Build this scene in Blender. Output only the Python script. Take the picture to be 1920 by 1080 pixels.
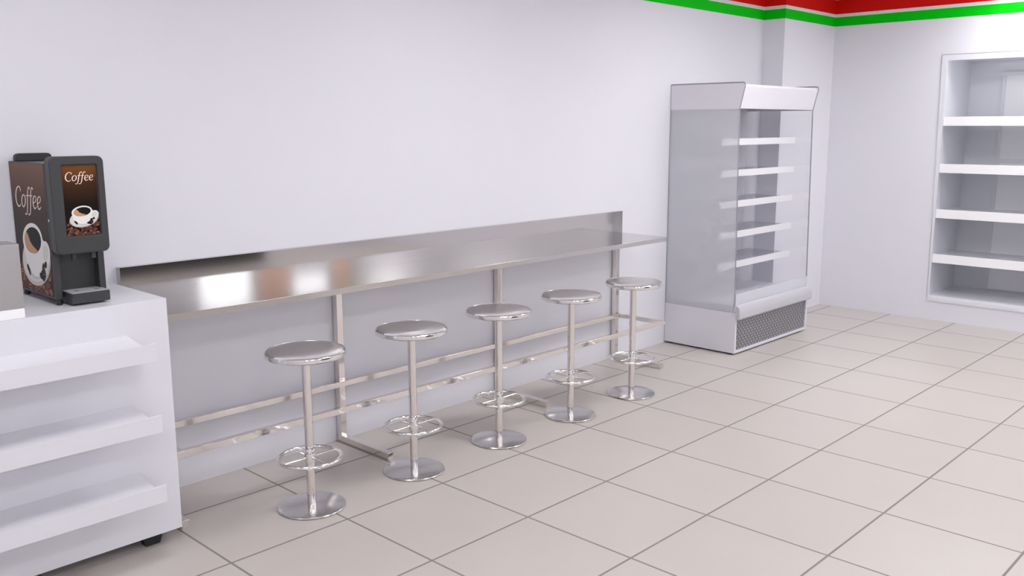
import bpy, bmesh, math, random
from mathutils import Vector, Matrix

for o in list(bpy.data.objects):
    bpy.data.objects.remove(o)
S = bpy.context.scene
C = S.collection
random.seed(7)

# ---------------------------------------------------------------- camera
cam_d = bpy.data.cameras.new('camera')
cam_d.sensor_fit = 'HORIZONTAL'
cam_d.sensor_width = 36.0
cam_d.lens = 36.0 * 1700.58 / 1920.0
cam_d.clip_start = 0.05
cam = bpy.data.objects.new('camera', cam_d)
C.objects.link(cam)
yaw, pitch, roll = math.radians(46.2212), math.radians(-10.1667), math.radians(-0.1405)
fw = Vector((math.sin(yaw) * math.cos(pitch), math.cos(yaw) * math.cos(pitch), math.sin(pitch)))
rt = Vector((math.cos(yaw), -math.sin(yaw), 0))
up = rt.cross(fw)
r2 = math.cos(roll) * rt + math.sin(roll) * up
u2 = -math.sin(roll) * rt + math.cos(roll) * up
m = Matrix((r2, u2, -fw)).transposed().to_4x4()
m.translation = Vector((-2.3574, -4.2732, 1.8216))
cam.matrix_world = m
S.camera = cam

# ---------------------------------------------------------------- world and exposure
W = bpy.data.worlds.new('world')
S.world = W
W.use_nodes = True
bg = W.node_tree.nodes['Background']
bg.inputs[0].default_value = (0.93, 0.95, 1.0, 1)
bg.inputs[1].default_value = 3.3
S.view_settings.view_transform = 'Standard'
S.view_settings.look = 'None'
S.view_settings.gamma = 1
S.view_settings.use_curve_mapping = False
S.view_settings.exposure = -0.03
PANEL_EMIT = 16.4

# ---------------------------------------------------------------- materials
def srgb(r, g, b):
    def f(c):
        c /= 255.0
        return c / 12.92 if c <= 0.04045 else ((c + 0.055) / 1.055) ** 2.4
    return (f(r), f(g), f(b), 1)

def mat(name, col, rough=0.5, metal=0.0, spec=0.5, coat=0.0, noise=0.0, nscale=8.0, emit=0.0):
    mt = bpy.data.materials.new(name)
    mt.use_nodes = True
    nt = mt.node_tree
    b = nt.nodes['Principled BSDF']
    b.inputs['Base Color'].default_value = col
    b.inputs['Roughness'].default_value = rough
    b.inputs['Metallic'].default_value = metal
    b.inputs['Specular IOR Level'].default_value = spec
    b.inputs['Coat Weight'].default_value = coat
    b.inputs['Coat Roughness'].default_value = 0.06
    if emit:
        b.inputs['Emission Color'].default_value = (1, 1, 1, 1)
        b.inputs['Emission Strength'].default_value = emit
    if noise:
        tc = nt.nodes.new('ShaderNodeTexCoord')
        nz = nt.nodes.new('ShaderNodeTexNoise')
        nz.inputs['Scale'].default_value = nscale
        nz.inputs['Detail'].default_value = 4
        nt.links.new(tc.outputs['Object'], nz.inputs['Vector'])
        mr = nt.nodes.new('ShaderNodeMapRange')
        mr.inputs['To Min'].default_value = max(0, rough - noise)
        mr.inputs['To Max'].default_value = min(1, rough + noise)
        nt.links.new(nz.outputs['Fac'], mr.inputs['Value'])
        nt.links.new(mr.outputs['Result'], b.inputs['Roughness'])
    return mt

M = {}
M['wall'] = mat('wall_paint', srgb(230, 229, 236), 0.75, spec=0.3, noise=0.05, nscale=3)
M['ceiling'] = mat('ceiling_paint', srgb(225, 223, 228), 0.8)
M['green'] = mat('green_band', (0.0, 0.60, 0.006, 1), 0.5, spec=0.1)
M['white_band'] = mat('white_band', srgb(235, 228, 225), 0.5)
M['red'] = mat('red_band', (0.74, 0.008, 0.006, 1), 0.5, spec=0.1)
M['laminate'] = mat('white_laminate', srgb(228, 227, 234), 0.32, coat=0.15)
M['bright'] = mat('bright_white_plastic', srgb(250, 249, 252), 0.4)
M['black'] = mat('black_plastic', srgb(30, 32, 34), 0.45)
M['steel'] = mat('brushed_steel', (0.60, 0.58, 0.57, 1), 0.075, metal=1.0)
M['tube'] = mat('polished_tube', (0.80, 0.76, 0.74, 1), 0.09, metal=1.0)
M['chrome'] = mat('chrome', (0.86, 0.85, 0.85, 1), 0.06, metal=1.0)
M['seat'] = mat('seat_steel', (0.82, 0.79, 0.78, 1), 0.3, metal=1.0)
M['base'] = mat('base_steel', (0.72, 0.71, 0.72, 1), 0.2, metal=1.0)
M['boxsteel'] = mat('satin_steel', (0.50, 0.485, 0.485, 1), 0.35, metal=1.0)
M['char'] = mat('charcoal_plastic', srgb(56, 57, 59), 0.45)
M['char_dark'] = mat('dark_plastic', srgb(44, 44, 46), 0.5)
M['tray'] = mat('tray_grille', srgb(178, 179, 182), 0.5)
M['fridge'] = mat('white_enamel', srgb(224, 222, 230), 0.35, coat=0.2)
M['fridge_grey'] = mat('grey_trim', srgb(150, 150, 158), 0.4)
M['bumper'] = mat('bumper_vinyl', srgb(196, 195, 202), 0.35)
M['cooler'] = mat('cooler_liner', srgb(228, 229, 236), 0.3, coat=0.3)
M['fill_glow'] = mat('added_cooler_lamp', (1, 1, 1, 1), 0.5, emit=4.5)
M['rail'] = mat('shelf_rail', srgb(228, 226, 232), 0.4)
M['beige'] = mat('lettering_cream', srgb(250, 228, 216), 0.5)
M['cupwhite'] = mat('cup_white', srgb(236, 233, 230), 0.5)
M['cupgrey'] = mat('cup_grey', srgb(200, 196, 192), 0.5)
M['saucer'] = mat('saucer_white', srgb(218, 216, 208), 0.5)
M['coffee'] = mat('coffee_black', srgb(12, 12, 15), 0.5, spec=0.2)
M['crema'] = mat('crema_tan', srgb(196, 150, 112), 0.5)
M['bean1'] = mat('bean_red_brown', srgb(128, 66, 46), 0.5)
M['bean2'] = mat('bean_brown', srgb(92, 46, 34), 0.5)
M['bean3'] = mat('bean_light', srgb(168, 98, 70), 0.5)
M['beand'] = mat('bean_dark', srgb(24, 14, 11), 0.5, spec=0.2)
M['panel'] = mat('light_diffuser', (1, 1, 1, 1), 0.5, emit=PANEL_EMIT)
M['dark'] = mat('dark_cladding', srgb(38, 36, 35), 0.5)
M['frame_dark'] = mat('window_frame_grey', srgb(120, 112, 108), 0.4)

def gradient_mat(name, zmin, zmax, stops):
    mt = mat(name, (0, 0, 0, 1), 0.4, spec=0.15)
    nt = mt.node_tree
    tc = nt.nodes.new('ShaderNodeTexCoord')
    sp = nt.nodes.new('ShaderNodeSeparateXYZ')
    mr = nt.nodes.new('ShaderNodeMapRange')
    mr.inputs['From Min'].default_value = zmin
    mr.inputs['From Max'].default_value = zmax
    cr = nt.nodes.new('ShaderNodeValToRGB')
    el = cr.color_ramp.elements
    el[0].position, el[0].color = stops[0]
    el[1].position, el[1].color = stops[-1]
    for p, c in stops[1:-1]:
        e = el.new(p)
        e.color = c
    nt.links.new(tc.outputs['Object'], sp.inputs[0])
    nt.links.new(sp.outputs['Z'], mr.inputs['Value'])
    nt.links.new(mr.outputs['Result'], cr.inputs[0])
    nt.links.new(cr.outputs[0], nt.nodes['Principled BSDF'].inputs['Base Color'])
    return mt

# printed picture: brown card fading to near black (the print's own colour)
M['print_front'] = gradient_mat('printed_brown_front', 1.385, 1.668,
    [(0.0, srgb(22, 10, 6)), (0.45, srgb(24, 13, 6)), (0.75, srgb(66, 38, 20)), (1.0, srgb(122, 74, 38))])
M['print_side'] = gradient_mat('printed_brown_side', 1.135, 1.672,
    [(0.0, srgb(40, 20, 16)), (0.4, srgb(48, 34, 28)), (0.7, srgb(66, 48, 40)), (1.0, srgb(118, 84, 66))])

def glass(name, tint, refl_rough=0.02, frost=0.0, milk=0.0):
    mt = bpy.data.materials.new(name)
    mt.use_nodes = True
    nt = mt.node_tree
    for n in list(nt.nodes):
        nt.nodes.remove(n)
    out = nt.nodes.new('ShaderNodeOutputMaterial')
    if frost:
        tr = nt.nodes.new('ShaderNodeBsdfRefraction')
        tr.inputs['Roughness'].default_value = frost
        tr.inputs['IOR'].default_value = 1.12
    else:
        tr = nt.nodes.new('ShaderNodeBsdfTransparent')
    tr.inputs['Color'].default_value = tint
    last = tr
    if milk:
        df = nt.nodes.new('ShaderNodeBsdfDiffuse')
        df.inputs['Color'].default_value = srgb(236, 237, 243)
        mx0 = nt.nodes.new('ShaderNodeMixShader')
        mx0.inputs[0].default_value = milk
        nt.links.new(tr.outputs[0], mx0.inputs[1])
        nt.links.new(df.outputs[0], mx0.inputs[2])
        last = mx0
    gl = nt.nodes.new('ShaderNodeBsdfGlossy')
    gl.inputs['Roughness'].default_value = refl_rough
    lw = nt.nodes.new('ShaderNodeLayerWeight')
    pw = nt.nodes.new('ShaderNodeMath'); pw.operation = 'POWER'; pw.inputs[1].default_value = 5.0
    nt.links.new(lw.outputs['Facing'], pw.inputs[0])
    fr = nt.nodes.new('ShaderNodeMath'); fr.operation = 'MULTIPLY_ADD'
    fr.inputs[1].default_value = 0.9; fr.inputs[2].default_value = 0.035
    nt.links.new(pw.outputs[0], fr.inputs[0])
    mx = nt.nodes.new('ShaderNodeMixShader')
    nt.links.new(fr.outputs[0], mx.inputs[0])
    nt.links.new(last.outputs[0], mx.inputs[1])
    nt.links.new(gl.outputs[0], mx.inputs[2])
    nt.links.new(mx.outputs[0], out.inputs[0])
    return mt

M['glass'] = glass('clear_glass', (0.97, 0.97, 0.98, 1))
M['glass_shelf'] = glass('shelf_glass', (0.80, 0.81, 0.84, 1), 0.1, milk=0.3)
M['glass_lip'] = glass('front_lip_glass', (0.95, 0.95, 0.97, 1), 0.1, milk=0.45)
M['glass_frost'] = glass('frosted_side_glass', (1.0, 1.0, 1.0, 1), 0.15, frost=0.17, milk=0.45)

def floor_mat():
    mt = mat('beige_floor_tile', (0, 0, 0, 1), 0.33)
    nt = mt.node_tree
    N, L = nt.nodes, nt.links
    b = N['Principled BSDF']
    tc = N.new('ShaderNodeTexCoord')
    sp = N.new('ShaderNodeSeparateXYZ')
    L.new(tc.outputs['Object'], sp.inputs[0])
    def math_(op, a, v=None, w=None):
        n = N.new('ShaderNodeMath')
        n.operation = op
        for i, q in enumerate((a, v, w)):
            if q is None:
                continue
            if isinstance(q, (int, float)):
                n.inputs[i].default_value = q
            else:
                L.new(q, n.inputs[i])
        return n.outputs[0]
    ds, ids = [], []
    for ax, off in (('X', 0.0), ('Y', 0.339)):
        s = math_('DIVIDE', math_('ADD', sp.outputs[ax], off), 0.6)
        ids.append(math_('FLOOR', s))
        f = math_('FRACT', s)
        d = math_('MINIMUM', f, math_('SUBTRACT', 1.0, f))
        ds.append(math_('MULTIPLY', d, 0.6))
    d = math_('MINIMUM', ds[0], ds[1])
    mr = N.new('ShaderNodeMapRange')
    mr.inputs['From Min'].default_value = 0.0042
    mr.inputs['From Max'].default_value = 0.0062
    L.new(d, mr.inputs['Value'])
    cmb = N.new('ShaderNodeCombineXYZ')
    L.new(ids[0], cmb.inputs[0]); L.new(ids[1], cmb.inputs[1])
    wn = N.new('ShaderNodeTexWhiteNoise')
    L.new(cmb.outputs[0], wn.inputs['Vector'])
    nz = N.new('ShaderNodeTexNoise')
    nz.inputs['Scale'].default_value = 2.2
    nz.inputs['Detail'].default_value = 5
    L.new(tc.outputs['Object'], nz.inputs['Vector'])
    t = math_('ADD', math_('MULTIPLY', wn.outputs['Value'], 0.3), math_('MULTIPLY', nz.outputs['Fac'], 0.7))
    mc = N.new('ShaderNodeMix'); mc.data_type = 'RGBA'
    mc.inputs[6].default_value = srgb(196, 188, 183)
    mc.inputs[7].default_value = srgb(204, 197, 192)
    L.new(t, mc.inputs[0])
    mg = N.new('ShaderNodeMix'); mg.data_type = 'RGBA'
    mg.inputs[6].default_value = srgb(140, 132, 130)
    L.new(mr.outputs[0], mg.inputs[0])
    L.new(mc.outputs[2], mg.inputs[7])
    L.new(mg.outputs[2], b.inputs['Base Color'])
    rr = N.new('ShaderNodeMapRange')
    rr.inputs['To Min'].default_value = 0.8
    rr.inputs['To Max'].default_value = 0.36
    L.new(mr.outputs[0], rr.inputs['Value'])
    L.new(rr.outputs[0], b.inputs['Roughness'])
    bp = N.new('ShaderNodeBump')
    bp.inputs['Strength'].default_value = 0.6
    bp.inputs['Distance'].default_value = 0.002
    m2 = N.new('ShaderNodeMapRange')
    m2.inputs['From Min'].default_value = 0.0028
    m2.inputs['From Max'].default_value = 0.0065
    L.new(d, m2.inputs['Value'])
    L.new(m2.outputs[0], bp.inputs['Height'])
    L.new(bp.outputs[0], b.inputs['Normal'])
    return mt
M['floor'] = floor_mat()

# ---------------------------------------------------------------- mesh helpers
def box(bm, x0, x1, y0, y1, z0, z1, mi=0):
    vs = [bm.verts.new((x, y, z)) for x in (x0, x1) for y in (y0, y1) for z in (z0, z1)]
    for f in ((0, 1, 3, 2), (4, 6, 7, 5), (0, 4, 5, 1), (2, 3, 7, 6), (0, 2, 6, 4), (1, 5, 7, 3)):
        bm.faces.new([vs[i] for i in f]).material_index = mi
    return vs

def prism(bm, pts, axis, a, b, mi=0):
    """pts: 2D outline in the two axes other than `axis`; extruded from a to b."""
    def P(p, t):
        return {0: (t, p[0], p[1]), 1: (p[0], t, p[1]), 2: (p[0], p[1], t)}[axis]
    A = [bm.verts.new(P(p, a)) for p in pts]
    B = [bm.verts.new(P(p, b)) for p in pts]
    n = len(pts)
    bm.faces.new(A).material_index = mi
    bm.faces.new(list(reversed(B))).material_index = mi
    for i in range(n):
        f = bm.faces.new([A[i], B[i], B[(i + 1) % n], A[(i + 1) % n]])
        f.material_index = mi

def rrect(x0, x1, z0, z1, r, seg=6, corners=(1, 1, 1, 1)):
    """rounded rectangle, corners: (x0z0, x1z0, x1z1, x0z1)"""
    out = []
    cs = [(x0, z0, 180), (x1, z0, 270), (x1, z1, 0), (x0, z1, 90)]
    for k, (cx, cz, a0) in enumerate(cs):
        if not corners[k]:
            out.append((cx, cz)); continue
        ox = cx + r if cx == x0 else cx - r
        oz = cz + r if cz == z0 else cz - r
        for i in range(seg + 1):
            a = math.radians(a0 + 90.0 * i / seg)
            out.append((ox + r * math.cos(a), oz + r * math.sin(a)))
    return out

def lathe(bm, prof, cx=0, cy=0, seg=64, mi=0):
    """prof: list of (r, z) from bottom to top; closed at r==0 ends"""
    rings = []
    for r, z in prof:
        if r < 1e-6:
            rings.append([bm.verts.new((cx, cy, z))])
        else:
            rings.append([bm.verts.new((cx + r * math.cos(2 * math.pi * i / seg), cy + r * math.sin(2 * math.pi * i / seg), z)) for i in range(seg)])
    for A, B in zip(rings, rings[1:]):
        for i in range(seg):
            j = (i + 1) % seg
            if len(A) == 1:
                f = bm.faces.new([A[0], B[j], B[i]])
            elif len(B) == 1:
                f = bm.faces.new([A[i], A[j], B[0]])
            else:
                f = bm.faces.new([A[i], A[j], B[j], B[i]])
            f.material_index = mi

def torus(bm, R, r, z, seg=72, ms=14):
    V = [[bm.verts.new(((R + r * math.cos(b)) * math.cos(a), (R + r * math.cos(b)) * math.sin(a), z + r * math.sin(b)))
          for b in [2 * math.pi * j / ms for j in range(ms)]] for a in [2 * math.pi * i / seg for i in range(seg)]]
    for i in range(seg):
        for j in range(ms):
            bm.faces.new([V[i][j], V[(i + 1) % seg][j], V[(i + 1) % seg][(j + 1) % ms], V[i][(j + 1) % ms]])

def tube(bm, p, q, r, seg=14):
    p, q = Vector(p), Vector(q)
    d = (q - p).normalized()
    a = d.orthogonal().normalized(); b = d.cross(a)
    A = [bm.verts.new(p + r * (math.cos(2 * math.pi * i / seg) * a + math.sin(2 * math.pi * i / seg) * b)) for i in range(seg)]
    B = [bm.verts.new(q + r * (math.cos(2 * math.pi * i / seg) * a + math.sin(2 * math.pi * i / seg) * b)) for i in range(seg)]
    for i in range(seg):
        bm.faces.new([A[i], A[(i + 1) % seg], B[(i + 1) % seg], B[i]])
    bm.faces.new(list(reversed(A))); bm.faces.new(B)

def build(name, bm, mats, parent=None, bevel=0.0, smooth=False, segs=2):
    bmesh.ops.recalc_face_normals(bm, faces=bm.faces)
    if smooth or bevel:
        for f in bm.faces:
            f.smooth = True
        for e in bm.edges:
            if len(e.link_faces) == 2 and e.calc_face_angle(0) > math.radians(32):
                e.smooth = False
    me = bpy.data.meshes.new(name)
    bm.to_mesh(me); bm.free()
    if not isinstance(mats, (list, tuple)):
        mats = [mats]
    for k in mats:
        me.materials.append(M[k] if isinstance(k, str) else k)
    o = bpy.data.objects.new(name, me)
    C.objects.link(o)
    if parent:
        o.parent = parent
        o.matrix_parent_inverse = Matrix.Translation(-parent.location)
    if bevel:
        for p in me.polygons:
            p.use_smooth = True
        for e in me.edges:
            e.use_edge_sharp = False
        md = o.modifiers.new('bevel', 'BEVEL')
        md.width = bevel; md.segments = segs; md.limit_method = 'ANGLE'; md.angle_limit = math.radians(32)
        md.harden_normals = True
    return o

def newbm():
    return bmesh.new()

def bx(name, dims, m_, parent=None, bevel=0.0):
    bm = newbm(); box(bm, *dims)
    return build(name, bm, m_, parent, bevel)

def struct(o):
    o['kind'] = 'structure'
    return o

def thing(name, loc, label, cat, group=None):
    o = bpy.data.objects.new(name, None)
    o.location = loc
    o.empty_display_size = 0.1
    C.objects.link(o)
    o['label'] = label; o['category'] = cat
    if group:
        o['group'] = group
    return o

def copy_thing(root, loc, label):
    r = root.copy(); C.objects.link(r); r.location = loc; r['label'] = label
    for ch in list(root.children):
        c = ch.copy(); C.objects.link(c); c.parent = r
        for g in list(ch.children):
            d = g.copy(); C.objects.link(d); d.parent = c
    return r

# ---------------------------------------------------------------- the room
X0, X1, Y1, ZC = -5.5, 6.456, -8.0, 3.01
CW0, CW1, CZ0, CZ1, CX = -2.62, -1.262, 0.19, 2.43, 7.16     # opening of the built-in cooler in the right wall
struct(bx('floor', (X0, 7.3, Y1 - 0.2, 0.15, -0.1, 0.0), 'floor'))
struct(bx('ceiling', (X0, 7.3, Y1 - 0.2, 0.15, ZC, ZC + 0.1), 'ceiling'))
bm = newbm(); box(bm, X0 - 0.15, 5.44, 0.0, 0.15, 0, ZC); box(bm, 5.44, X1, -0.209, 0.15, 0, ZC)
struct(build('wall_back', bm, 'wall'))
bm = newbm()
box(bm, X1, X1 + 0.1, CW1, 0.15, 0, ZC)
box(bm, X1, X1 + 0.1, Y1, CW0, 0, ZC)
box(bm, X1, X1 + 0.1, CW0, CW1, CZ1, ZC)
box(bm, X1, X1 + 0.1, CW0, CW1, 0, CZ0)
struct(build('wall_right', bm, 'wall'))
struct(bx('wall_left', (X0 - 0.15, X0, Y1, 0.0, 0, ZC), 'wall'))
# shopfront wall behind the camera: low dark plinth, openings to daylight, piers
bm = newbm()
openings = [(-5.0, -3.7, 0.95, 2.60), (-2.6, -1.3, 0.95, 2.60), (0.3, 1.6, 0.95, 2.60), (3.78, 4.75, 0.0, 2.92), (5.35, 6.15, 2.44, 2.92)]
prev = X0
for a, b, z0, z1 in openings:
    box(bm, prev, a, Y1 - 0.15, Y1, 0, ZC)
    if z0 > 0:
        box(bm, a, b, Y1 - 0.15, Y1, 0, z0)
    box(bm, a, b, Y1 - 0.15, Y1, z1, ZC)
    prev = b
box(bm, prev, X1, Y1 - 0.15, Y1, 0, ZC)
struct(build('wall_front', bm, 'wall'))
for i, (a, b, z0, z1) in enumerate(openings):
    bm = newbm()
    t = 0.04
    z0 += 0.001
    box(bm, a, a + t, Y1 - 0.1, Y1 + 0.02, z0, z1); box(bm, b - t, b, Y1 - 0.1, Y1 + 0.02, z0, z1)
    box(bm, a + t, b - t, Y1 - 0.1, Y1 + 0.02, z0, z0 + t); box(bm, a + t, b - t, Y1 - 0.1, Y1 + 0.02, z1 - t, z1)
    w = struct(build('door_1' if i == 3 else 'window_%d' % (i + 1 if i < 3 else 4), bm, 'frame_dark'))
    bx('pane', (a + t, b - t, Y1 - 0.06, Y1 - 0.052, z0 + t, z1 - t), 'glass', w)
bm = newbm()  # unseen peach boards, added to tint the reflections in the steel
box(bm, 4.80, 5.32, Y1, Y1 + 0.02, 2.2, 2.93); box(bm, 6.18, 6.44, Y1, Y1 + 0.02, 2.2, 2.93)
struct(build('peach_tint_boards', bm, mat('peach_paint', srgb(250, 205, 178), 0.6)))
# low dark block across the shop, added only to darken the steel's reflection
gu = thing('dark_reflection_block', (2.4, -7.1, 0), 'unseen low dark block added across the shop, mirrored in the steel upstand', 'added reflection block')
bx('plinth', (1.0, 4.2, -7.35, -6.80, 0.0, 0.10), 'black', gu)
bx('body', (1.0, 4.2, -7.35, -6.75, 0.1005, 1.0), 'dark', gu, 0.004)
bx('top_board', (0.98, 4.22, -7.37, -6.73, 1.0005, 1.03), 'dark', gu, 0.004)

# painted bands running round the top of the walls
def band(name, z0, z1, m_, t=0.004):
    bm = newbm()
    box(bm, X0, 5.44 - t, -t, -0.0005, z0, z1)
    box(bm, 5.44 - t, 5.4395, -0.209 - t, -t, z0, z1)
    box(bm, 5.4395, X1 - t, -0.209 - t, -0.2095, z0, z1)
    box(bm, X1 - t, X1 - 0.0005, Y1 + 0.03, -0.209 - t, z0, z1)
    return struct(build(name, bm, m_))
band('trim_1', 2.763, 2.848, 'green')
band('trim_2', 2.848, 2.878, 'white_band')
band('trim_3', 2.878, ZC - 0.001, 'red')

# ceiling panel lamps; the second extra one is added to brighten the pilaster end
lamps = [(x, y) for x in (-3.9, -1.3, 1.2, 3.7) for y in (-6.8, -4.2, -1.6)] + [(5.95, -2.1), (4.3, -2.2), (5.95, -4.6), (5.95, -6.9)]
first = None
for i, (x, y) in enumerate(lamps):
    if first is None:
        first = thing('ceiling_light', (0, 0, 0), 'square white ceiling panel lamp set against the shop ceiling', 'ceiling light', 'square panel lamps on the ceiling')
        bm = newbm()
        s = 0.3
        box(bm, -s - .02, -s, -s - .02, s + .02, -0.025, 0); box(bm, s, s + .02, -s - .02, s + .02, -0.025, 0)
        box(bm, -s, s, -s - .02, -s, -0.025, 0); box(bm, -s, s, s, s + .02, -0.025, 0)
        build('frame', bm, 'fridge', first)
        bm = newbm(); box(bm, -s, s, -s, s, -0.018, -0.002)
        build('diffuser', bm, 'panel', first)
        first.location = (x, y, ZC)
    else:
        copy_thing(first, (x, y, ZC), first['label'])

# ---------------------------------------------------------------- steel snack counter
def post_xs():
    return (-0.572, 0.627, 1.935, 3.24)
ct = thing('snack_counter', (1.35, 0, 0), 'long stainless steel wall counter with upstand, square tube legs and foot rails', 'counter')
bx('countertop', (-0.60, 3.30, -0.468, -0.001, 0.97, 1.0), 'steel', ct, 0.0008)
bx('backsplash', (-0.597, 3.30, -0.04, -0.001, 1.0001, 1.168), 'steel', ct)
hs = 0.02
for x in post_xs():
    bm = newbm()
    box(bm, x - hs, x + hs, -0.05, -0.01, 0.0, 0.9695)
    lg = build('leg', bm, 'tube', ct, 0.002)
    bm = newbm()
    box(bm, x - hs, x + hs, -0.482, -0.0505, 0.0, 0.04)
    build('foot_bar', bm, 'tube', lg, 0.002)
bx('foot_rail', (-0.60, 3.26, -0.49, -0.458, 0.342, 0.374), 'tube', ct, 0.002)
bx('foot_rail', (-0.60, 3.26, -0.082, -0.0505, 0.342, 0.374), 'tube', ct, 0.002)
for x in (-0.572, 3.244):
    bx('crossbar', (x - 0.016, x + 0.016, -0.4575, -0.0825, 0.342, 0.374), 'tube', ct, 0.002)

# ---------------------------------------------------------------- stools
ST = thing('bar_stool', (0, 0, 0), 'x', 'stool', 'round steel bar stools at the counter')
bm = newbm(); lathe(bm, [(0, 0.7905), (0.10, 0.7905), (0.150, 0.789), (0.172, 0.7855), (0.178, 0.7835), (0.178, 0.775), (0, 0.775)][::-1])
build('seat', bm, 'seat', ST, smooth=True)
bm = newbm(); lathe(bm, [(0.0, 0.7515), (0.172, 0.7515), (0.183, 0.754), (0.1895, 0.760), (0.191, 0.769), (0.189, 0.779), (0.184, 0.784), (0.1785, 0.7855), (0.1785, 0.7745), (0.0, 0.7745)], seg=96)
build('seat_rim', bm, 'chrome', ST, smooth=True)
bm = newbm(); lathe(bm, [(0.0, 0.0125), (0.0215, 0.0125), (0.0215, 0.751), (0.0, 0.751)], seg=40)
pl_ = build('pole', bm, 'tube', ST, smooth=True)
bm = newbm(); lathe(bm, [(0.0217, 0.228), (0.026, 0.230), (0.027, 0.234), (0.027, 0.290), (0.025, 0.298), (0.0217, 0.300)], seg=40)
build('collar', bm, 'chrome', pl_, smooth=True)
bm = newbm(); torus(bm, 0.149, 0.0095, 0.252)
ring = build('foot_ring', bm, 'chrome', ST, smooth=True)
for a in (0, 90, 180, 270):
    c_, s_ = math.cos(math.radians(a)), math.sin(math.radians(a))
    bm = newbm(); tube(bm, (0.027 * c_, 0.027 * s_, 0.252), (0.1405 * c_, 0.1405 * s_, 0.252), 0.0048)
    build('spoke', bm, 'chrome', ring, smooth=True)
bm = newbm(); lathe(bm, [(0.0, 0.0), (0.158, 0.0), (0.163, 0.003), (0.164, 0.006), (0.161, 0.010), (0.154, 0.0125), (0.0, 0.019)], seg=96)
build('base', bm, 'base', ST, smooth=True)
stool_labels = ['round steel bar stool nearest the white cabinet, leftmost of five',
                'round steel bar stool second from the white cabinet, in front of a counter foot bar',
                'round steel bar stool in the middle of the row of five',
                'round steel bar stool fourth from the white cabinet, second nearest the white fridge',
                'round steel bar stool at the far right end, beside the white fridge']
for k in range(5):
    loc = (-0.031 + 0.6485 * k, -0.693, 0)
    if k == 0:
        ST.location = loc; ST['label'] = stool_labels[0]
    else:
        copy_thing(ST, loc, stool_labels[k])

# ---------------------------------------------------------------- white cabinet with tray shelves
cab = thing('display_cabinet', (-1.2, -0.29, 0), 'white laminate cabinet with three sloping front tray shelves on black feet', 'cabinet')
bx('body', (-1.80, -0.632, -0.575, -0.003, 0.058, 1.10), 'laminate', cab, 0.0015)
for x in (-0.75, -1.68):
    for y in (-0.51, -0.06):
        bm = newbm()
        T = [bm.verts.new((x + sx * 0.047, y + sy * 0.03, 0.0575)) for sx, sy in ((-1, -1), (1, -1), (1, 1), (-1, 1))]
        B = [bm.verts.new((x + sx * 0.032, y + sy * 0.022, 0.0)) for sx, sy in ((-1, -1), (1, -1), (1, 1), (-1, 1))]
        bm.faces.new(T); bm.faces.new(B)
        for i in range(4):
            bm.faces.new([T[i], T[(i + 1) % 4], B[(i + 1) % 4], B[i]])
        build('foot', bm, 'black', cab)
for z in (0.966, 0.666, 0.366):
    # sloping deck: back edge at z, front edge 3 cm lower
    bm = newbm()
    prism(bm, [(-0.5755, z), (-0.5755, z - 0.012), (-0.770, z - 0.040), (-0.770, z - 0.028)], 0, -1.74, -0.812)
    t_ = build('tray', bm, 'laminate', cab, 0.001)
    bm = newbm()
    prism(bm, [(-0.7705, z - 0.006), (-0.7705, z - 0.078), (-0.782, z - 0.078), (-0.782, z - 0.006)], 0, -1.75, -0.782)
    build('lip', bm, 'laminate', t_, 0.001)

# ---------------------------------------------------------------- coffee dispenser
cm = thing('coffee_machine', (-0.917, -0.2, 1.10), 'dark grey coffee dispenser with brown coffee pictures, standing on the white cabinet', 'coffee machine')
ML, MR, MF, MB_ = -1.020, -0.815, -0.416, -0.010
bm = newbm()
# body: solid back, recessed dispensing bay below the door
box(bm, ML, MR, MF + 0.05, MB_, 1.125, 1.676)
box(bm, ML, MR, MF, MF + 0.05, 1.335, 1.676)
box(bm, ML, ML + 0.026, MF, MF + 0.05, 1.125, 1.335)
box(bm, MR - 0.024, MR, MF, MF + 0.05, 1.125, 1.335)
bmesh.ops.remove_doubles(bm, verts=bm.verts, dist=1e-5)
build('body', bm, 'char', cm)
bm = newbm(); prism(bm, rrect(ML + 0.012, MR - 0.046, 1.6765, 1.709, 0.018, corners=(0, 0, 1, 1)), 1, -0.065, -0.03)
build('hopper_lid', bm, 'char_dark', cm, 0.003)
# door: rounded slab, a frame round the recessed picture
DL, DR, DZ0, DZ1, DF = -1.0205, -0.808, 1.312, 1.704, -0.472
PL, PR, PZ0, PZ1 = -0.974, -0.836, 1.384, 1.670
bm = newbm()
outer = rrect(DL, DR, DZ0, DZ1, 0.024)
inner = rrect(PL, PR, PZ0, PZ1, 0.007)
n = len(outer)
O0 = [bm.verts.new((p[0], MF - 0.0005, p[1])) for p in outer]; O1 = [bm.verts.new((p[0], DF, p[1])) for p in outer]
I0 = [bm.verts.new((p[0], DF + 0.012, p[1])) for p in inner]; I1 = [bm.verts.new((p[0], DF, p[1])) for p in inner]
for i in range(n):
    j = (i + 1) % n
    bm.faces.new([O0[i], O0[j], O1[j], O1[i]]); bm.faces.new([I0[i], I1[i], I1[j], I0[j]])
    bm.faces.new([O1[i], O1[j], I1[j], I1[i]])
bm.faces.new(O0); bm.faces.new(I0)
door = build('door', bm, 'char', cm, 0.0065, segs=4)
bm = newbm(); tube(bm, (DL - 0.003, -0.425, 1.45), (DL + 0.001, -0.425, 1.45), 0.006)
build('lock', bm, 'chrome', door, smooth=True)
for x in (-0.945, -0.868):
    bm = newbm(); tube(bm, (x, -0.440, 1.3115), (x, -0.440, 1.286), 0.011)
    build('nozzle', bm, 'char', cm, smooth=True)
bm = newbm(); prism(bm, rrect(-0.982, -0.826, -0.484, MF + 0.049, 0.010, corners=(1, 1, 0, 0)), 2, 1.109, 1.150)
dt = build('drip_tray', bm, 'char', cm, 0.002)
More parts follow.
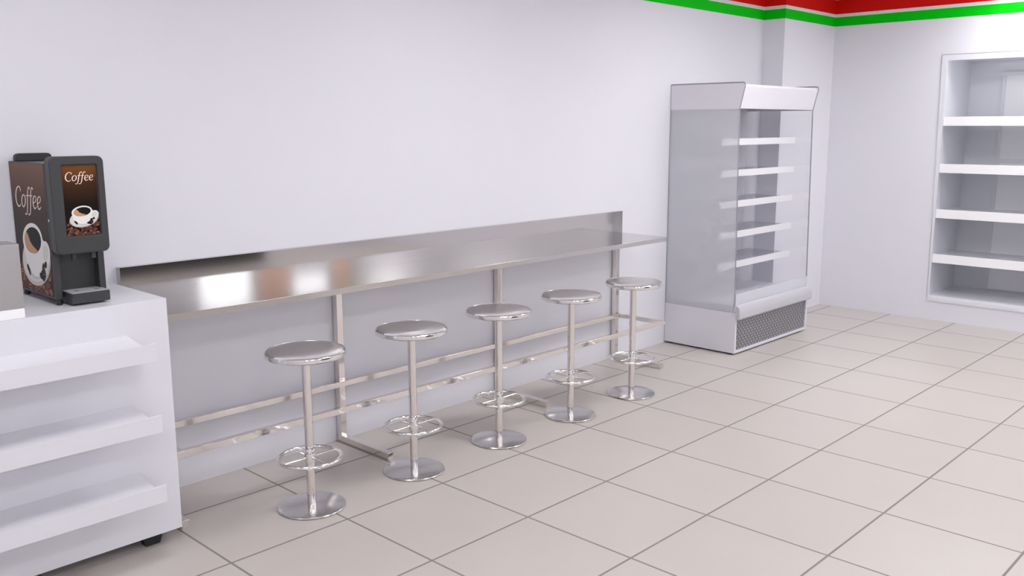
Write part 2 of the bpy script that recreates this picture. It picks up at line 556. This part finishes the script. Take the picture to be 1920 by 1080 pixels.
bm = newbm(); prism(bm, rrect(-0.977, -0.831, -0.479, MF + 0.048, 0.008, corners=(1, 1, 0, 0)), 2, 1.1502, 1.1535)
gr = build('tray_grille', bm, 'tray', dt, 0.001)
for x in (-0.943, -0.862):
    bm = newbm()
    prism(bm, rrect(x - 0.010, x + 0.010, -0.437, -0.427, 0.004), 2, 1.1537, 1.1542)
    build('drain_slot', bm, 'char_dark', gr)
for x, y in ((ML + 0.016, MF + 0.012), (MR - 0.020, MF + 0.012), (ML + 0.016, MB_ - 0.03), (MR - 0.020, MB_ - 0.03)):
    bm = newbm(); lathe(bm, [(0, 1.1003), (0.011, 1.1003), (0.013, 1.104), (0.011, 1.1245), (0, 1.1245)], x, y, 24)
    build('foot', bm, 'black', cm, smooth=True)

# ---- printed pictures.  P2(u, v) maps picture units (0..1, 0..1) to the surface, k lifts a layer by fractions of a mm
def front_map(u, v, k):
    return (PL + u * (PR - PL), DF + 0.0105 - 0.0001 * k, PZ0 + v * (PZ1 - PZ0))
SY0, SY1, SZ0, SZ1 = -0.014, -0.402, 1.134, 1.672
def side_map(u, v, k):
    return (ML - 0.0006 - 0.0001 * k, SY0 + u * (SY1 - SY0), SZ0 + v * (SZ1 - SZ0))

def poly(bm, pts, fn, k, mi):
    f = bm.faces.new([bm.verts.new(fn(u, v, k)) for u, v in pts])
    f.material_index = mi

def ell(cx, cy, rx, ry, rot=0, n=40, a0=0, a1=360):
    out = []
    for i in range(n if a1 - a0 >= 360 else n + 1):
        a = math.radians(a0 + (a1 - a0) * i / n)
        x, y = rx * math.cos(a), ry * math.sin(a)
        c, s = math.cos(math.radians(rot)), math.sin(math.radians(rot))
        out.append((cx + x * c - y * s, cy + x * s + y * c))
    return out

def picture(fn, aspect, cx, cy, sx, sy, name, cardmat, parent, vmax, count, wide):
    """cup centre cx, cy; sx, sy: one drawing unit in picture fractions"""
    bm = newbm()
    if wide:
        pts = rrect(0, 1, 0, 1, 0.0001, 1)
    else:
        pts = [(u, v) for u, v in rrect(0.002, 0.998, 0.002, 0.998, 0.03, 4)]
    A = [bm.verts.new(fn(u, v, 0)) for u, v in pts]; B = [bm.verts.new(fn(u, v, -3)) for u, v in pts]
    bm.faces.new(A); bm.faces.new(list(reversed(B)))
    for i in range(len(pts)):
        j = (i + 1) % len(pts)
        bm.faces.new([A[i], B[i], B[j], A[j]])
    rnd = random.Random(11)
    for i in range(count):
        u, v = rnd.uniform(0.05, 0.95), rnd.uniform(0.01, 1) * vmax
        v *= 0.75 + 0.25 * abs(2 * u - 1)
        v = max(0.022, v)
        r = rnd.uniform(0.044, 0.062)
        rot = rnd.uniform(0, 180)
        rv = r / aspect
        def put(pl, k, mi):
            poly(bm, [(min(.995, max(.005, u + x)), max(0.004, v + y / aspect)) for x, y in pl], fn, k, mi)
        k0 = 1 + i * 2.0 / count
        put(ell(0, 0, r, r * 0.66, rot, 14), k0, 4)
        put(ell(0, 0, r * 0.86, r * 0.52, rot, 14), k0 + 0.006, 1 + rnd.randrange(3) if rnd.random() < .8 else 2)
        put(ell(0, 0, r * 0.8, r * 0.07, rot, 8), k0 + 0.012, 4)
    card = build(name, bm, [cardmat, 'bean1', 'bean2', 'bean3', 'beand'], parent)
    # cup picture
    bm = newbm()
    q = lambda pl: [(cx + x * sx, cy + y * sy) for x, y in pl]
    k = 4
    poly(bm, q(ell(3, -3, 30, 16, 9)), fn, k, 2)
    poly(bm, q(ell(3, -2.2, 28, 14.2, 9)), fn, k + .4, 1)
    poly(bm, q(ell(2, -8, 15, 7, 6)), fn, k + .6, 2)
    # handle
    O, I = ell(24, 3.5, 9.5, 7.5, 20), ell(23.5, 3.5, 6.3, 4.6, 20)
    VO = [bm.verts.new(fn(*p, k + .8)) for p in q(O)]; VI = [bm.verts.new(fn(*p, k + .8)) for p in q(I)]
    for i in range(len(VO)):
        j = (i + 1) % len(VO)
        bm.faces.new([VO[i], VO[j], VI[j], VI[i]]).material_index = 0
    poly(bm, q([(-21, 8), (-20, 1), (-16, -6), (-9, -11.5), (-2, -13.5), (6, -13), (12, -9), (17, -2), (19.5, 5), (20, 10)]), fn, k + 1.2, 0)
    poly(bm, q(ell(-0.5, 10, 21, 11, 6)), fn, k + 1.6, 0)
    poly(bm, q(ell(0, 10, 17.5, 8.4, 6)), fn, k + 2.0, 3)
    poly(bm, q([(-17.3, 8), (-16, 12.5), (-12.5, 15), (-9, 13), (-6, 9), (-1, 6.5), (6, 4.5), (9, 3), (3, 1.6), (-5, 1.6), (-12, 3.2), (-16, 5.6)]), fn, k + 2.4, 4)
    for x, y, a in ((17, -6, 60), (14, -10, 20), (19, -9.5, 100), (11, -12, 160), (22, -4, 30), (-13, -11, 120), (-15, -9, 140), (16, -13, 10)):
        poly(bm, q(ell(x, y, 3.2, 2.0, a, 12)), fn, k + 2.8 + 0.02 * a / 100, 5)
    build('cup_picture', bm, ['cupwhite', 'saucer', 'cupgrey', 'coffee', 'crema', 'beand'], card)
    return card

# lettering: calligraphic strokes (x, y, half width) in em units, italic
def stroke(bm, pts, fn, place, k, wf=1.0, n=8):
    P = [Vector((p[0], p[1], p[2])) for p in pts]
    if len(P) > 2:
        Q = []
        E = [2 * P[0] - P[1]] + P + [2 * P[-1] - P[-2]]
        for i in range(1, len(E) - 2):
            for s in range(n):
                t = s / n
                a, b, c, d = E[i - 1], E[i], E[i + 1], E[i + 2]
                Q.append(0.5 * ((2 * b) + (c - a) * t + (2 * a - 5 * b + 4 * c - d) * t * t + (3 * b - a - 3 * c + d) * t ** 3))
        Q.append(P[-1])
    else:
        Q = P
    prev = None
    for i, p in enumerate(Q):
        d = (Q[min(i + 1, len(Q) - 1)] - Q[max(i - 1, 0)]); d.z = 0; d.normalize()
        w = p.z * wf
        a = (p.x - d.y * w, p.y + d.x * w); b = (p.x + d.y * w, p.y - d.x * w)
        cur = (bm.verts.new(fn(*place(*a), k)), bm.verts.new(fn(*place(*b), k)))
        if prev:
            bm.faces.new([prev[0], prev[1], cur[1], cur[0]])
        prev = cur
GL = {
 'C': (0.56, [[(0.56, 0.53, .024), (0.575, 0.62, .028), (0.49, 0.685, .022), (0.36, 0.68, .024), (0.20, 0.56, .036), (0.11, 0.36, .044), (0.12, 0.15, .042), (0.22, 0.02, .034), (0.36, 0.0, .026), (0.50, 0.08, .016)]]),
 'o': (0.42, [[(0.30, 0.43, .020), (0.17, 0.39, .028), (0.07, 0.25, .038), (0.07, 0.08, .036), (0.16, 0.0, .024), (0.28, 0.06, .028), (0.37, 0.20, .038), (0.38, 0.36, .034), (0.30, 0.43, .020)]]),
 'f': (0.27, [[(0.53, 0.64, .034), (0.49, 0.70, .026), (0.41, 0.68, .022), (0.34, 0.55, .030), (0.27, 0.30, .036), (0.20, 0.0, .034), (0.14, -0.17, .026), (0.05, -0.25, .020), (-0.04, -0.22, .034)],
              [(0.17, 0.41, .016), (0.44, 0.425, .016)]]),
 'e': (0.37, [[(0.09, 0.19, .016), (0.24, 0.24, .018), (0.33, 0.33, .024), (0.31, 0.41, .022), (0.22, 0.43, .018), (0.11, 0.35, .030), (0.055, 0.20, .038), (0.08, 0.06, .034), (0.18, 0.0, .024), (0.33, 0.09, .014)]]),
}
def lettering(fn, x, y, sx, sy, parent, wf=1.0, drop=0.0):
    bm = newbm()
    cur = 0.0
    kk = 4
    for ch, adv in zip('Coffee', (0.55, 0.31, 0.27, 0.40, 0.37, 0.37)):
        strokes = GL[ch][1]
        for st in strokes:
            kk += 0.05
            stroke(bm, st, fn, lambda a, b, c=cur: (x + (a + c) * sx, y + b * sy), kk, wf)
        cur += adv
    build('lettering', bm, 'beige', parent)

card = picture(front_map, 2.07, 0.50, 0.262, 0.0142, 0.0075, 'front_picture', 'print_front', door, 0.27, 120, False)
lettering(front_map, 0.075, 0.775, 0.365, 0.175, card)
card = picture(side_map, 1.39, 0.52, 0.285, 0.0142, 0.0122, 'side_picture', 'print_side', cm, 0.27, 130, True)
lettering(side_map, 0.09, 0.66, 0.345, 0.225, card, 0.85)

# ---------------------------------------------------------------- steel dispenser box at the left edge
sb = thing('steel_dispenser', (-1.34, -0.515, 1.10), 'small satin steel box on a white base, left of the coffee dispenser', 'dispenser')
bx('base', (-1.50, -1.191, -0.573, -0.44, 1.1005, 1.139), 'bright', sb, 0.001)
bx('body', (-1.50, -1.190, -0.575, -0.445, 1.1395, 1.386), 'boxsteel', sb, 0.002)
bm = newbm()
prism(bm, rrect(-1.40, -1.236, -0.54, -0.47, 0.012), 2, 1.3865, 1.396)
lid = build('lid', bm, 'chrome', sb, 0.003)
bm = newbm()
tube(bm, (-1.262, -0.505, 1.396), (-1.275, -0.505, 1.432), 0.006)
tube(bm, (-1.345, -0.505, 1.396), (-1.332, -0.505, 1.432), 0.006)
tube(bm, (-1.270, -0.505, 1.430), (-1.337, -0.505, 1.430), 0.006)
build('handle', bm, 'chrome', lid, smooth=True)

# ---------------------------------------------------------------- open display fridge
fr = thing('display_fridge', (4.59, -0.33, 0), 'tall white glass-sided display fridge with empty shelves and perforated kick grille', 'fridge')
FX0, FX1 = 3.97, 5.215
for x in (FX0 + 0.04, FX1 - 0.04):
    for y in (-0.62, -0.05):
        bm = newbm(); lathe(bm, [(0, 0), (0.022, 0), (0.022, 0.0145), (0, 0.0145)], x, y, 20)
        build('foot', bm, 'black', fr, smooth=True)
# base tub with kick recess
bm = newbm()
box(bm, FX0, FX0 + 0.022, -0.672, -0.004, 0.015, 0.345)
box(bm, FX1 - 0.022, FX1, -0.672, -0.004, 0.015, 0.345)
box(bm, FX0 + 0.022, FX1 - 0.022, -0.645, -0.004, 0.035, 0.345)
box(bm, FX0 + 0.022, FX1 - 0.022, -0.672, -0.004, 0.015, 0.035); box(bm, FX0 + 0.022, FX1 - 0.022, -0.672, -0.645, 0.3005, 0.345)
tub = build('base_tub', bm, 'fridge', fr)
# perforated grille: a plate with slots punched as dark slots in relief
def grille_mat():
    mt = mat('perforated_plate', srgb(176, 175, 182), 0.35, metal=0.6)
    nt = mt.node_tree; N, L = nt.nodes, nt.links
    tc = N.new('ShaderNodeTexCoord'); sp = N.new('ShaderNodeSeparateXYZ')
    L.new(tc.outputs['Object'], sp.inputs[0])
    def mm(op, a, b=None):
        n = N.new('ShaderNodeMath'); n.operation = op
        for i, q in enumerate((a, b)):
            if q is None: continue
            if isinstance(q, (int, float)): n.inputs[i].default_value = q
            else: L.new(q, n.inputs[i])
        return n.outputs[0]
    px, pz = 0.0235, 0.046
    ux = mm('DIVIDE', sp.outputs['X'], px)
    col = mm('FLOOR', ux)
    par = mm('MULTIPLY', mm('MODULO', mm('ABSOLUTE', col), 2.0), 0.5)
    uz = mm('ADD', mm('DIVIDE', sp.outputs['Z'], pz), par)
    dx = mm('MULTIPLY', mm('ABSOLUTE', mm('SUBTRACT', mm('FRACT', ux), 0.5)), px)
    dz = mm('MULTIPLY', mm('ABSOLUTE', mm('SUBTRACT', mm('FRACT', uz), 0.5)), pz)
    # capsule distance
    dz2 = mm('MAXIMUM', mm('SUBTRACT', dz, 0.0135), 0.0)
    d = mm('SQRT', mm('ADD', mm('MULTIPLY', dx, dx), mm('MULTIPLY', dz2, dz2)))
    hole = mm('LESS_THAN', d, 0.0056)
    mx = N.new('ShaderNodeMix'); mx.data_type = 'RGBA'
    mx.inputs[6].default_value = srgb(176, 175, 182)
    mx.inputs[7].default_value = srgb(30, 28, 30)
    L.new(hole, mx.inputs[0])
    b = N['Principled BSDF']
    L.new(mx.outputs[2], b.inputs['Base Color'])
    me_ = mm('MULTIPLY', mm('SUBTRACT', 1.0, hole), 0.5)
    L.new(me_, b.inputs['Metallic'])
    return mt
M['grille'] = grille_mat()
bx('kick_grille', (FX0 + 0.023, FX1 - 0.023, -0.660, -0.6455, 0.0355, 0.300), 'grille', tub)
bm = newbm()
prism(bm, [(-0.6735, 0.300), (-0.698, 0.292), (-0.708, 0.302), (-0.711, 0.340), (-0.708, 0.384), (-0.699, 0.398), (-0.6735, 0.406)], 0, FX0 - 0.006, FX1 + 0.006)
build('bumper', bm, 'bumper', fr, 0.003)
# deck
bm = newbm()
prism(bm, [(-0.670, 0.346), (-0.670, 0.404), (-0.645, 0.404), (-0.09, 0.396), (-0.09, 0.346)], 0, FX0 + 0.0122, FX1 - 0.012)
build('deck', bm, 'fridge', fr, 0.002)
# side panes (the near one frosted) with flared tops
def side_outline(z0=0.3455):
    return [(-0.005, z0), (-0.645, z0), (-0.655, 0.46), (-0.628, 1.94), (-0.672, 2.115), (-0.668, 2.134), (-0.650, 2.140), (-0.005, 2.140)]
for x0, x1, m_ in ((FX0, FX0 + 0.012, 'glass_frost'), (FX1 - 0.012, FX1, 'glass')):
    bm = newbm()
    zb = 0.3455
    pts = [(-0.005, zb), (-0.643, zb), (-0.655, 0.46), (-0.628, 1.94), (-0.005, 1.94)]
    prism(bm, pts, 0, x0, x1)
    sp_ = build('side_pane', bm, m_, fr)
    bm = newbm()
    prism(bm, [(-0.005, 1.9405), (-0.628, 1.9405), (-0.668, 2.110), (-0.670, 2.128), (-0.655, 2.136), (-0.005, 2.136)], 0, x0, x1)
    build('top_cheek', bm, 'fridge', sp_)
    # dark edge trim following the outline
    bm = newbm()
    path = [(-0.650, 0.40), (-0.655, 0.46), (-0.628, 1.94), (-0.670, 2.118), (-0.668, 2.134), (-0.652, 2.141), (-0.004, 2.141)] + ([(-0.004, 0.02)] if m_ == 'glass_frost' else [])
    for p, q in zip(path, path[1:]):
        tube(bm, ((x0 + x1) / 2, p[0], p[1]), ((x0 + x1) / 2, q[0], q[1]), 0.0055, 8)
    build('edge_trim', bm, 'fridge_grey', sp_, smooth=True)
# canopy
bm = newbm()
prism(bm, [(-0.624, 1.945), (-0.605, 1.945), (-0.600, 2.05), (-0.09, 2.05), (-0.01, 2.05), (-0.01, 2.128), (-0.655, 2.128), (-0.664, 2.110)], 0, FX0 + 0.0125, FX1 - 0.0125)
build('canopy', bm, 'fridge', fr, 0.001)
bx('back_pane', (FX0 + 0.0125, FX1 - 0.0125, -0.092, -0.086, 0.396, 2.049), 'glass', fr)
bx('front_lip_glass', (FX0 + 0.0125, FX1 - 0.0125, -0.662, -0.656, 0.4045, 0.497), 'glass_lip', fr)
for z in (1.690, 1.440, 1.190, 0.940, 0.690):
    s_ = bx('shelf', (FX0 + 0.0125, FX1 - 0.0125, -0.474, -0.093, z - 0.004, z + 0.008), 'glass_shelf', fr)
    bx('price_rail', (FX0 + 0.0130, FX1 - 0.0130, -0.485, -0.4745, z - 0.030, z + 0.024), 'rail', s_, 0.001)

# ---------------------------------------------------------------- built-in cooler in the right wall
cl = thing('built_in_cooler', (6.8, -1.94, 0.18), 'white-framed wall cooler with empty shelves set into the right wall', 'cooler')
bm = newbm()
t = 0.02
box(bm, X1 + 0.002, CX, CW1 - t, CW1 - 0.001, CZ0 + 0.001, CZ1 - 0.001)
box(bm, X1 + 0.002, CX, CW0 + 0.001, CW0 + t, CZ0 + 0.001, CZ1 - 0.001)
box(bm, CX - t, CX, CW0 + t, CW1 - t, CZ0 + 0.001, CZ1 - 0.001)
box(bm, X1 + 0.002, CX - t, CW0 + t, CW1 - t, CZ1 - t - 0.001, CZ1 - 0.001)
box(bm, X1 + 0.002, CX - t, CW0 + t, CW1 - t, CZ0 + 0.001, CZ0 + 0.045)
build('liner', bm, 'cooler', cl)
bm = newbm()
# face frame: left stile tapers towards the floor
a0, a1 = -1.243, -1.281
for pts in ([(a0, CZ1 + 0.008), (-1.290, CZ1 + 0.008), (-1.290, CZ0 - 0.01), (a1, CZ0 - 0.01)],
            [(-2.60, CZ1 + 0.008), (-2.65, CZ1 + 0.008), (-2.62, CZ0 - 0.01), (-2.60, CZ0 - 0.01)],
            [(-1.290, CZ1 + 0.008), (-2.60, CZ1 + 0.008), (-2.60, CZ1 - 0.042), (-1.290, CZ1 - 0.042)],
            [(-1.290, CZ0 + 0.022), (-2.60, CZ0 + 0.022), (-2.60, CZ0 - 0.01), (-1.290, CZ0 - 0.01)]):
    prism(bm, pts, 0, X1 - 0.012, X1 + 0.0015)
build('face_frame', bm, 'laminate', cl)
for z in (1.848, 1.422, 1.004, 0.585):
    s_ = bx('shelf', (X1 + 0.0205, CX - 0.12, CW0 + t + 0.001, CW1 - t - 0.001, z + 0.005, z + 0.020), 'cooler', cl)
    bx('price_rail', (X1 + 0.005, X1 + 0.020, CW0 + t + 0.001, CW1 - t - 0.008, z - 0.041, z + 0.041), 'bright', s_, 0.002)
bx('added_fill_lamp', (X1 + 0.0035, X1 + 0.019, CW0 + t + 0.05, CW1 - t - 0.03, CZ1 - t - 0.019, CZ1 - t - 0.0015), 'fill_glow', cl)  # added lamp hidden behind the frame, brightens the liner
bx('frame_trim', (X1 - 0.013, X1 - 0.0005, -2.65, -1.242, CZ1 + 0.0085, CZ1 + 0.0125), 'fridge_grey', cl)
bm = newbm()  # reflection in the cooler back, put in as a white panel and frame
yb, ye = -1.57, CW0 + t + 0.002
box(bm, CX - t - 0.012, CX - t - 0.001, ye, yb, 0.245, 2.30)
rp = build('rear_reflection', bm, 'bright', cl)
bm = newbm()
xa, xb = CX - t - 0.022, CX - t - 0.0125
box(bm, xa, xb, yb - 0.03, yb, 0.245, 2.30); box(bm, xa, xb, ye, yb - 0.03, 2.27, 2.30); box(bm, xa, xb, ye, yb - 0.03, 1.46, 1.50)
build('reflection_frame', bm, 'cooler', rp)
